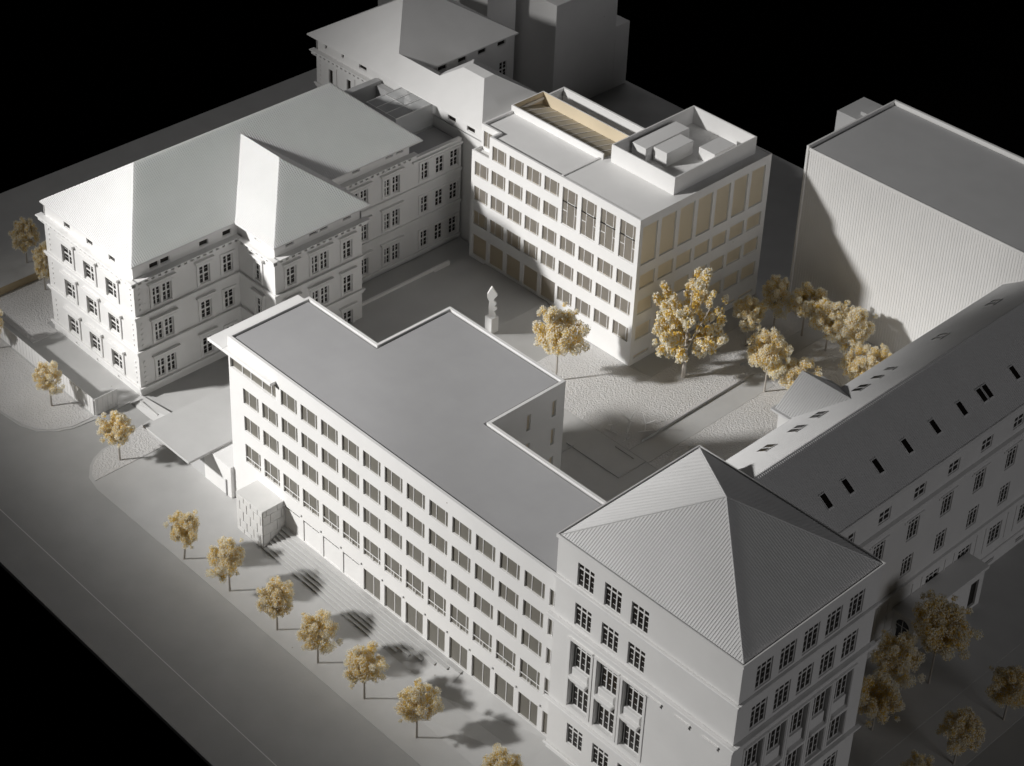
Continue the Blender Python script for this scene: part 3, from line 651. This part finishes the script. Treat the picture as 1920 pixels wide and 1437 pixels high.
# ================================================================== CORNER HOUSE (pyramid roof)
PH = thing("corner_house", "tall corner house with a ribbed pyramid roof, at the right front", "building")
hx0, hx1, hy0, hy1 = 46.2, 66.95, -.8, 17.3
hw = []
for z, hh in ((23.2, 2.6), (18.65, 2.55), (4.0, 2.5)):
    for a in (48.65, 51.85, 54.95): hw.append((a, z, 1.95, hh, 'dtriple'))
deep = [(a, 8.7, 2.4, 7.8, .75) for a in (48.5, 51.7, 54.8)]
hs = []
for z, hh in ((23.2, 2.7), (18.6, 2.7), (4.0, 2.5), (0.3, 1.4)):
    for i in range(5): hs.append((1.15 + 3.0 * i, z, 2.0, hh, 'dtriple'))
deeps = [(1.05 + 3.0 * i, 8.3, 2.35, 8.2, .6) for i in range(5)]
mb = MB()
wall(mb, 'y', hy0, hx0, hx1, 0, 27.3, [q[:4] for q in hw] + deep, .3); wall(mb, 'x', hx1, hy0, hy1, 0, 27.3, [q[:4] for q in hs] + deeps, .3)
mb.quad((hx0, hy1, 0), (hx0, hy1, 27.3), (hx1, hy1, 27.3), (hx1, hy1, 0)); mb.quad((hx0, hy0, 0), (hx0, hy0, 27.3), (hx0, hy1, 27.3), (hx0, hy1, 0))
part("wall", mb, PLAST, PH)
put_windows(PH, 'y', hy0, hw); put_windows(PH, 'x', hx1, hs)
put_windows(PH, 'y', hy0 + .28, [(a + .18, z, 1.92, hh, 'dtriple') for a, _, _, _, _ in deep for z, hh in ((13.4, 3.1), (8.7, 3.2))])
put_windows(PH, 'x', hx1 - .2, [(a + .2, z, 1.9, hh, 'dtriple') for a, _, _, _, _ in deeps for z, hh in ((13.4, 3.1), (8.3, 3.2))])
for ax, pos, lst in (('y', hy0, deep), ('x', hx1, deeps)):
    for a, z, W, H, _ in lst:
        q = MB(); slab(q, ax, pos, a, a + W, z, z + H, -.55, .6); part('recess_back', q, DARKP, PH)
        zt = 11.9 if ax == 'y' else 11.5
        q = MB(); slab(q, ax, pos, a + .18, a + W - .3, zt + .62, 13.4, -.1, .5); slab(q, ax, pos, a + .06, a + W - .2, zt + .3, zt + .62, .3, .5); slab(q, ax, pos, a + .2, a + W - .34, zt, zt + .298, .12, .5)
        bevel(part("spandrel", q, PLAST, PH), .04)
        q = MB(); slab(q, ax, pos, a - .3, a - .05, z - .1, z + H + .25, .07); slab(q, ax, pos, a + W + .05, a + W + .3, z - .1, z + H + .25, .07); slab(q, ax, pos, a - .3, a + W + .3, z + H + .252, z + H + .42, .22)
        part("window_surround", q, PLAST, PH)
for a in (57.7, 60.9, 64.05):
    q = MB(); slab(q, 'y', hy0, a - .2, a + 1.5, 16.85, 17.0, .16); slab(q, 'y', hy0, a + 1.3, a + 1.42, 16.55, 16.848, .14); part("blind_hood", q, PLAST, PH)
def band(b, z0, z1, out, name="string_course"):
    q = MB(); slab(q, 'y', hy0, hx0 - out, hx1 + out, z0, z1, out); slab(q, 'x', hx1, hy0, hy1 + out, z0, z1, out); bevel(part(name, q, PLAST, b), .05)
band(PH, 22.75, 22.95, .32); band(PH, 22.4, 22.748, .18); band(PH, 18.0, 18.25, .5, "cornice"); band(PH, 17.6, 17.998, .34); band(PH, 17.35, 17.598, .16); band(PH, 7.85, 8.05, .42); band(PH, 7.5, 7.848, .24); band(PH, 2.0, 2.25, .25)
roof = MB(); ap = (56.58, 8.25, 33.1); r0, r1, r2, r3 = hx0 + .12, hx1 - .12, hy0 + .12, hy1 - .12; z0 = 27.32
ribbed(roof, [[(r0, r2, z0), (r1, r2, z0), ap], [(r1, r2, z0), (r1, r3, z0), ap], [(r1, r3, z0), (r0, r3, z0), ap], [(r0, r3, z0), (r0, r2, z0), ap]], .27, .13, .04)
for c_ in ((r0, r2), (r1, r2), (r1, r3), (r0, r3)): roof.rod((c_[0], c_[1], z0 + .02), (ap[0], ap[1], ap[2] + .02), .06, .06, 5)
part("roof", roof, RIBM, PH)
q = MB(); o_ = .14
q.box(hx0 - o_, hx1 + o_, hy0 - o_, hy0 - .02, 27.05, 27.42); q.box(hx0 - o_, hx1 + o_, hy1 + .02, hy1 + o_, 27.05, 27.42); q.box(hx0 - o_, hx0 - .02, hy0 - .02, hy1 + .02, 27.05, 27.42); q.box(hx1 + .02, hx1 + o_, hy0 - .02, hy1 + .02, 27.05, 27.42)
part("gutter", q, PLAST, PH)

# ================================================================== LONG WING (right)
LW = thing("long_wing", "long wing with a dark ribbed saddle roof and roof windows, on the right", "building")
WX = 58.2; wy0, wy1 = 17.32, 67.0
ww_ = []
cols = [18.95 + 5.43 * i for i in range(9)]
for c in cols:
    ww_.append((c + .05, 18.5, 1.8, 1.5, 'dquad')); ww_.append((c - .05 + .1, 13.3, 1.75, 2.65, 'dtriple')); ww_.append((c + .1, 8.6, 1.75, 2.5, 'dtriple'))
    if c > 40: ww_.append((c - .3, 3.4, 2.2, 2.5, 'dtriple')); ww_.append((c + .2, .5, 1.5, .5, 'done'))
mb = MB(); wall(mb, 'x', WX, wy0, wy1, 0, 21.6, [q[:4] for q in ww_], .3)
mb.quad((45.9, wy0, 0), (45.9, wy0, 21.6), (45.9, wy1, 21.6), (45.9, wy1, 0)); mb.quad((45.9, wy1, 0), (45.9, wy1, 21.6), (WX, wy1, 21.6), (WX, wy1, 0)); mb.add([(45.9, wy1, 21.6), (52.1, wy1, 26.9), (WX, wy1, 21.6)], ((0, 1, 2),))
part("wall", mb, PLAST, LW); put_windows(LW, 'x', WX, ww_)
q = MB(); slab(q, 'x', WX, wy0, wy1, 17.55, 17.75, .45); slab(q, 'x', WX, wy0, wy1, 17.2, 17.548, .28); slab(q, 'x', WX, wy0, wy1, 16.8, 16.95, .14); bevel(part("cornice", q, PLAST, LW), .04)
q = MB(); slab(q, 'x', WX, wy0, wy1, 7.3, 7.5, .3); slab(q, 'x', WX, wy0, wy1, 1.9, 2.1, .2); part("string_course", q, PLAST, LW)
for c in cols:
    q = MB(); slab(q, 'x', WX, c - .45, c + 2.25, 16.15, 16.3, .16); slab(q, 'x', WX, c - .75, c - .6, 16.0, 16.2, .14); part("hood_mould", q, PLAST, LW)
    q = MB(); slab(q, 'x', WX, c - 1.2, c - 1.08, 3.0, 6.4, .1); slab(q, 'x', WX, c + 2.7, c + 2.82, 3.0, 6.4, .1); part("wall_strip", q, PLAST, LW)
roof = MB()
e_r, e_l, rx_, rz_, ee = 58.75, 45.3, 52.1, 27.0, 22.25
ribbed(roof, [[(e_r, wy0, ee), (e_r, 67.6, ee), (rx_, 67.6, rz_), (rx_, wy0, rz_)], [(e_l, 67.6, ee), (e_l, wy0, ee), (rx_, wy0, rz_), (rx_, 67.6, rz_)]], .26, .13, .05)
roof.box(e_r - .55, e_r + .02, wy0, 67.6, ee - .62, ee - .02); roof.box(e_l - .02, e_l + .6, wy0, 67.6, ee - .4, ee - .02)
part("roof", roof, RIBM, LW)
q = MB(); q.box(e_r + .022, e_r + .16, wy0, 67.6, ee - .2, ee + .03); part("gutter", q, PLAST, LW)
sl = (rz_ - ee) / (e_r - rx_); slL = (rz_ - ee) / (rx_ - e_l)
def rooflight(y, wdt, x0, x1, left=False):
    f = (lambda x: ee + (x - e_l) * slL) if left else (lambda x: ee + (e_r - x) * sl)
    def ring(lift, g_):
        return [(x0 + g_, y + g_, f(x0 + g_) + lift), (x1 - g_, y + g_, f(x1 - g_) + lift), (x1 - g_, y + wdt - g_, f(x1 - g_) + lift), (x0 + g_, y + wdt - g_, f(x0 + g_) + lift)]
    a, bb, c = ring(.0, -.06), ring(.13, -.06), ring(.13, .02)
    q = MB()
    for i in range(4):
        j = (i + 1) % 4; q.quad(a[i], a[j], bb[j], bb[i]); q.quad(bb[i], bb[j], c[j], c[i])
    o = part("rooflight", q, RIBM, LW)
    q = MB(); d = ring(.09, .0); q.quad(*(d if not left else d)); link("pane", q.mesh("pane", DARKP), o)
for y in (23.1, 26.2, 30.65, 35.1, 39.5, 43.8, 47.05, 48.0, 52.6, 57.0, 61.5): rooflight(y, .72, 55.85, 57.0)
for y in (24.1, 25.0, 28.5, 29.4, 31.8, 32.6, 38.2, 39.1, 41.3, 43.4, 51.2, 52.1, 60.4, 61.3): rooflight(y, .7, 47.6, 48.6, True)
# gabled bay on the garden side
q = MB(); gy0, gy1, gxe = 32.5, 39.9, 43.1
q.box(43.4, 45.88, 32.8, 39.6, 0, 22.1); q.add([(43.4, 32.8, 22.1), (43.4, 39.6, 22.1), (43.4, 36.2, 24.6)], ((0, 2, 1),)); part("bay_wall", q, PLAST, LW)
roof = MB(); ribbed(roof, [[(gxe, gy0, 22.2), (45.4, gy0, 22.2), (49.5, 36.2, 24.95), (gxe, 36.2, 24.95)], [(45.4, gy1, 22.2), (gxe, gy1, 22.2), (gxe, 36.2, 24.95), (49.5, 36.2, 24.95)]], .26, .13, .035)
roof.box(gxe - .3, 45.28, gy0 - .3, gy1 + .3, 21.95, 22.18)
part("bay_roof", roof, RIBM, LW)
# porch
PO = thing("flat_porch", "low flat-roofed porch with an arched opening beside the corner house", "building")
q = MB(); q.box(58.22, 60.95, 35.0, 47.5, 4.6, 5.0); bevel(part("roof", q, PLAST, PO), .04)
mb = MB(); wall(mb, 'y', 35.4, 58.22, 60.75, 0, 4.6, [(58.7, 0.0, 1.5, 2.6)], .3); wall(mb, 'x', 60.75, 35.4, 47.1, 0, 4.6, [(44.9, 0.4, 1.4, 3.4)], .3); mb.quad((58.22, 47.1, 0), (58.22, 47.1, 4.6), (60.75, 47.1, 4.6), (60.75, 47.1, 0)); part("wall", mb, PLAST, PO)
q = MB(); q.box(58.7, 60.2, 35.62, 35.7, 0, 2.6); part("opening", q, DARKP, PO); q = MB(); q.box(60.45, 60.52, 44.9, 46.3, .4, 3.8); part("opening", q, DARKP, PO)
q = MB()
ring = [(59.45 + .78 * math.cos(t * math.pi / 8), 35.38, 3.2 + .78 * math.sin(t * math.pi / 8)) for t in range(16)]
q.add(ring, (tuple(range(16)),)); o = part("round_window", q, DARKP, PO)
q = MB(); q.box(58.7, 60.2, 35.33, 35.37, 3.17, 3.23); q.box(59.42, 59.48, 35.33, 35.368, 2.45, 3.95); link("glazing_bars", q.mesh("glazing_bars", PLAST), o)

# ================================================================== WHITE HALL (right) and blocks behind
HB = thing("hall_block", "big windowless hall with fine vertical ribs on its front, far right", "building")
kx0, kx1, ky0, ky1, kz = 12.9, 60.0, 75.24, 92.0, 21.7
q = MB(); q.box(kx0, kx1, ky0, ky1, 0, 21.5); part("wall", q, WHITE, HB)
q = MB(); x = kx0 + .2
while x < kx1 - .2:
    q.box(x, x + .17, ky0 - .028, ky0 - .002, 0, 21.5); x += .36
part("front_ribs", q, WHITE, HB)['kind'] = 'stuff'
q = MB(); q.box(kx0 + .25, kx1, ky0 + .3, ky1 - .5, 21.502, 21.75); part("roof", q, GREYCARD, HB)
q = MB(); q.box(kx0 - .35, kx0 - .002, ky0 - .2, ky1 + .3, 0, 22.1); bevel(part("end_fin", q, WHITE, HB), .05)
q = MB(); q.box(kx0, kx1, ky1 - .35, ky1 + .1, 21.502, 22.25); bevel(part("rear_coping", q, WHITE, HB), .08)
q = MB(); q.box(kx0, kx1, ky0 - .1, ky0 + .05, 21.502, 21.85); part("front_coping", q, WHITE, HB)
q = MB(); q.box(7.4, 12.3, 87.7, 93.1, 0, 20.0); q.box(10.0, 11.6, 89.0, 91.5, 20.002, 20.5)
tag(bevel(link("annex_block", q.mesh("annex_block", GREYCARD)), .05), "small grey block peeping out behind the left end of the ribbed hall", "building")
q = MB(); q.box(-60, -39.3, 85.1, 97.7, 0, 17.6)
tag(bevel(link("high_block", q.mesh("high_block", WHITE)), .05), "plain high grey block at the top edge, right of the rear wing", "building")
q = MB(); q.box(-50, -39.32, 97.702, 100.6, 0, 10.2)
tag(link("low_block", q.mesh("low_block", WHITE)), "lower plain grey block leaning on the far side of the high block", "building")
q = MB(); q.box(-70, -46.5, 78.6, 84.2, 0, 24)
tag(link("slab_block", q.mesh("slab_block", WHITE)), "grey slab block directly behind the rear wing roof, cut by the top edge", "building")

# ================================================================== FENCE
FE = thing("yard_fence", "pale vertical-board fence round the old school yard, beside the pavement", "fence")
FH = 2.35
pm = MB(); pm.box(0, .30, -.03, .03, 0, FH); pmesh = pm.mesh("fence_board", PLAST)
xs = -24.2; i = 0
bd_rest = MB()
while xs > -60:
    xs -= .335
    dy = .009 * ((i % 2) * 2 - 1)
    if i < 70: link("fence_board", pmesh, FE, (xs, -3.45 + dy, 0))
    else: bd_rest.box(xs, xs + .3, -3.48 + dy, -3.42 + dy, 0, FH)
    i += 1
part("far_boards", bd_rest, PLAST, FE)['kind'] = 'stuff'
y = -3.35; i = 0
while y < -.35:
    link("fence_board", pmesh, FE, (-24.0 + .009 * ((i % 2) * 2 - 1), y, 0), math.pi / 2); y += .335; i += 1
q = MB(); q.box(-60, -24.0, -3.40, -3.34, FH - .3, FH - .15); q.box(-24.1, -24.04, -3.35, -.3, FH - .3, FH - .15); part("fence_rail", q, PLAST, FE)

# ================================================================== SCULPTURE
SCU = thing("sculpture", "white serrated blade sculpture on a square plinth in the courtyard", "sculpture", loc=(-4.6, 40.3, 0))
q = MB(); q.box(-.6, .6, -.6, .6, 1.9, 4.1); bevel(part("plinth", q, WHITE, SCU), .05)
q = MB()
prof = [(-.38, 0), (.38, 0), (.45, .35), (.18, .75), (.6, 1.15), (.2, 1.5), (.5, 1.85), (.12, 2.3), (.22, 2.6), (.58, 3.1), (.1, 3.9), (-.08, 4.25), (-.3, 3.9), (-.62, 3.2), (-.62, 2.75), (-.36, 2.2), (-.42, 1.2)]
ang = math.radians(48); ca, sa = math.cos(ang), math.sin(ang)
fro = [(x * ca + .2 * sa, x * sa - .2 * ca, z + 4.1) for x, z in prof]; bak = [(x * ca - .2 * sa, x * sa + .2 * ca, z + 4.1) for x, z in prof]; n = len(prof)
q.add(fro + bak, [tuple(range(n)), tuple(range(2 * n - 1, n - 1, -1))] + [(i, n + i, n + (i + 1) % n, (i + 1) % n) for i in range(n)])
part("blade", q, WHITE, SCU)

# wire frames in the shaded garden
WL = ["small white forked wire frame in the shaded garden, nearest the path", "small white forked wire frame in the shaded garden, middle of its row", "small white forked wire frame in the shaded garden, farthest from the path", "tiny low white wire frame in front of the other wire frames"]
q = MB()
q.rod((0, 0, 0), (0, 0, 1.0), .06, .05); q.rod((0, 0, .95), (.85, .25, 1.55), .05, .04); q.rod((0, 0, .95), (-.6, .6, 1.5), .05, .04); q.rod((0, 0, .95), (-.1, -.85, 1.35), .05, .04); q.rod((-.5, -.5, .06), (.6, .5, .06), .06, .06)
fm = q.mesh("wire_frame", WHITE)
for (x, y, rz, s_), lb in zip(((19.2, 41.9, .3, 1.15), (17.6, 40.9, 1.4, 1.25), (16.8, 38.9, 2.6, 1.1), (18.9, 39.2, 4.0, .9)), WL):
    o = link("wire_frame", fm, None, (x, y, .06), rz); o.scale = (s_, s_, s_); tag(o, lb, "wire frame", "wire frames in the shaded garden")

# ================================================================== TREES (dried-plant model trees)
def crown_mesh(seed, open_=False, ncl=100, nf=165):
    R = random.Random(seed); v = []; f = []; mi = []
    cents = []
    if not open_:
        lob = [(Vector((R.gauss(0, 1), R.gauss(0, 1), R.gauss(0, .8))).normalized(), R.uniform(-.3, .28)) for _ in range(9)]
        while len(cents) < ncl:
            p = Vector((R.uniform(-1, 1), R.uniform(-1, 1), R.uniform(-1, 1)))
            if p.length > 1 or p.length < .3: continue
            if p.z < -.45 and p.xy.length > .62: continue
            d = p.normalized(); k = .86 + sum(a * max(0, d.dot(l) - .55) * 2 for l, a in lob)
            cents.append((p * k, R.uniform(.13, .24)))
        for i in range(7):
            d = Vector((R.gauss(0, 1), R.gauss(0, 1), R.gauss(.3, 1))).normalized(); cents.append((d * R.uniform(.9, 1.05), R.uniform(.1, .16)))
    else:
        for k in range(40):
            a = k * 2.4 + R.uniform(-.4, .4); up = R.uniform(-.75, .95); q_ = math.sqrt(max(.12, 1 - up * up)); ln = R.uniform(.72, 1.04)
            tip = Vector((math.cos(a) * ln * q_, math.sin(a) * ln * q_, up * .97))
            st = Vector((0, 0, min(.3, -.8 + .45 * (up + .75))))
            for t in (.4, .55, .68, .8, .9, 1.0): cents.append((st.lerp(tip, t) + Vector((R.gauss(0, .05), R.gauss(0, .05), R.gauss(0, .05))), R.uniform(.06, .125)))
    for c, r in cents:
        k = int(nf * (r / .2) ** 2)
        for _ in range(k):
            d = Vector((R.gauss(0, 1), R.gauss(0, 1), R.gauss(0, 1))).normalized(); rr = r * R.random() ** .45
            p = c + d * rr
            s_ = R.uniform(.019, .038)
            a = Vector((R.gauss(0, 1), R.gauss(0, 1), R.gauss(0, 1))).normalized(); b_ = a.orthogonal().normalized(); n_ = a.cross(b_)
            o = len(v)
            v += [tuple(p + a * s_), tuple(p - a * s_ * .6 + b_ * s_ * .8), tuple(p - a * s_ * .6 - b_ * s_ * .8), tuple(p + n_ * s_ * 1.1)]
            f += [(o, o + 1, o + 3), (o + 1, o + 2, o + 3), (o + 2, o, o + 3)]
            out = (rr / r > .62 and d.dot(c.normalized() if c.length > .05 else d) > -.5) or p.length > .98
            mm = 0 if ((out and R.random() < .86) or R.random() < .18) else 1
            mi += [mm] * 3
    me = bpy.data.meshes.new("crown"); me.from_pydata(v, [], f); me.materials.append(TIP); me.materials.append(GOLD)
    me.polygons.foreach_set('material_index', mi); me.update(); return me
CR = [crown_mesh(s_) for s_ in (3, 14, 25, 36, 47)]
CRO = crown_mesh(77, True, 0, 290)
def tree(x, y, zg, zc, rx, rz, v, label, group, op=False, lean=0.0):
    R = random.Random(int(x * 13 + y * 7)); t = thing("model_tree", label, "tree", group, (x, y, zg))
    q = MB(); zb = zc - rz * .75; tr = .13 if not op else .3
    k = Vector((lean, lean * .4, 0))
    q.rod((0, 0, 0), tuple(k * .5 + Vector((.03, -.02, zb * .55))), tr, tr * .8); q.rod(tuple(k * .5 + Vector((.03, -.02, zb * .55))), tuple(k + Vector((0, 0, zb + rz * .3))), tr * .8, tr * .55)
    for i in range(8):
        a = i * 2.4 + R.random(); rr = rx * R.uniform(.45, .8); z1 = zc + rz * R.uniform(-.35, .65)
        q.rod(tuple(k + Vector((0, 0, zb - .1 + i * rz * .05))), tuple(k + Vector((rr * math.cos(a), rr * math.sin(a), z1))), tr * .45, tr * .15, 5)
    if op: q.rod((0, 0, 2), (.1, 0, zc + rz * .6), .2, .06)
    part("trunk", q, BARK, t)
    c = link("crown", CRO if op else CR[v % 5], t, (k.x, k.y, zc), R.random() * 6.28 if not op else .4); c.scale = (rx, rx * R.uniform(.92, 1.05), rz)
ST_ = "trees along the street pavement"; GT = "trees in the garden"; RT_ = "trees on the right-hand street"; LT = "trees left of the old school"
tree(-28.8, -6.2, .05, 4.3, 1.75, 2.1, 0, "small golden tree on the lawn in front of the yard fence", ST_)
tree(-15.6, -5.85, .05, 4.3, 2.05, 2.25, 1, "small golden tree on the lawn beside the canopy slab", ST_)
tree(2.1, -10.0, 0, 4.3, 1.9, 2.5, 2, "leaning narrow golden tree, farthest from the steps in the pavement row", ST_, False, .3)
tree(9.05, -9.33, 0, 4.4, 2.0, 2.35, 3, "golden tree in front of the stone entrance cube", ST_)
tree(16.65, -9.16, 0, 4.3, 1.95, 2.45, 4, "golden pavement tree third from the stone cube side of the row", ST_)
tree(22.86, -9.0, 0, 4.4, 2.1, 2.35, 0, "golden pavement tree fourth along the row, by the middle of the steps", ST_)
tree(29.47, -8.66, 0, 4.4, 2.15, 2.4, 1, "golden pavement tree fifth along the row, by the end of the steps", ST_)
tree(36.49, -8.17, 0, 4.5, 2.2, 2.4, 2, "golden pavement tree with a long soft shadow, nearest to the corner house", ST_)
tree(47.4, -8.0, 0, 4.5, 2.1, 2.3, 3, "golden tree top cut off by the bottom edge, below the corner house", ST_)
tree(-54.5, 6.9, 1.1, 4.2, 1.95, 2.4, 4, "dim golden tree on the upper ground at the left edge", LT)
tree(-49.2, 6.1, .05, 4.4, 1.6, 2.6, 0, "golden tree half hidden behind the left corner of the old school", LT)
tree(-42.6, -5.3, .05, 3.7, 1.7, 2.0, 1, "dim tree cut off by the left edge in front of the yard fence", LT)
tree(5.8, 41.0, .05, 6.9, 3.1, 3.9, 2, "bright golden tree rising behind the office block roof corner", GT)
tree(15.17, 52.83, .05, 8.6, 4.7, 6.3, 0, "tall open cream tree with a white trunk, in front of the studio block", GT, True)
tree(23.3, 57.9, .05, 5.9, 2.5, 3.2, 3, "cream tree with a thin white trunk beside the garden path", GT)
tree(15.9, 63.2, .05, 4.9, 2.1, 2.4, 4, "dim tree against the lower windows of the studio block side", GT)
tree(15.6, 68.8, .05, 4.9, 1.8, 2.8, 0, "dim tree in the gap between studio block and ribbed hall", GT)
tree(19.0, 70.0, .05, 4.9, 2.5, 2.7, 1, "dim tree at the left foot of the ribbed hall", GT)
tree(22.9, 69.7, .05, 4.9, 2.8, 2.8, 2, "pale tree under the shadow edge on the ribbed hall", GT)
tree(26.3, 70.2, .05, 4.8, 2.7, 2.8, 3, "pale tree at the foot of the lit hall front, end of its row", GT)
tree(27.04, 59.53, .05, 3.6, 2.6, 2.5, 4, "round bushy tree just behind the gabled bay of the long wing", GT)
tree(30.0, 66.3, .05, 3.6, 2.3, 2.2, 0, "low tree half hidden behind the long wing roof", GT)
tree(32.0, 67.6, .05, 4.4, 1.9, 2.4, 1, "tree between the long wing eaves and the hall base", GT)
tree(64.2, 34.0, -.05, 7.6, 3.0, 3.7, 2, "large dim tree beside the flat porch", RT_)
tree(71.8, 35.5, -.05, 4.6, 2.3, 2.4, 3, "dim tree cut by the right edge on the verge", RT_)
tree(71.94, 27.3, -.05, 4.3, 2.2, 2.4, 4, "dim tree on the verge near the bottom right corner", RT_)
tree(62.2, 30.6, -.05, 4.5, 2.5, 3.0, 0, "dim tree showing behind the right edge of the corner house, upper one", RT_)
tree(64.3, 24.9, -.05, 4.2, 2.4, 3.0, 1, "dim tree showing behind the right edge of the corner house, lower one", RT_)
tree(72.2, 20.6, -.05, 3.9, 1.9, 2.1, 2, "treetop barely showing at the bottom edge right of the corner house", RT_)
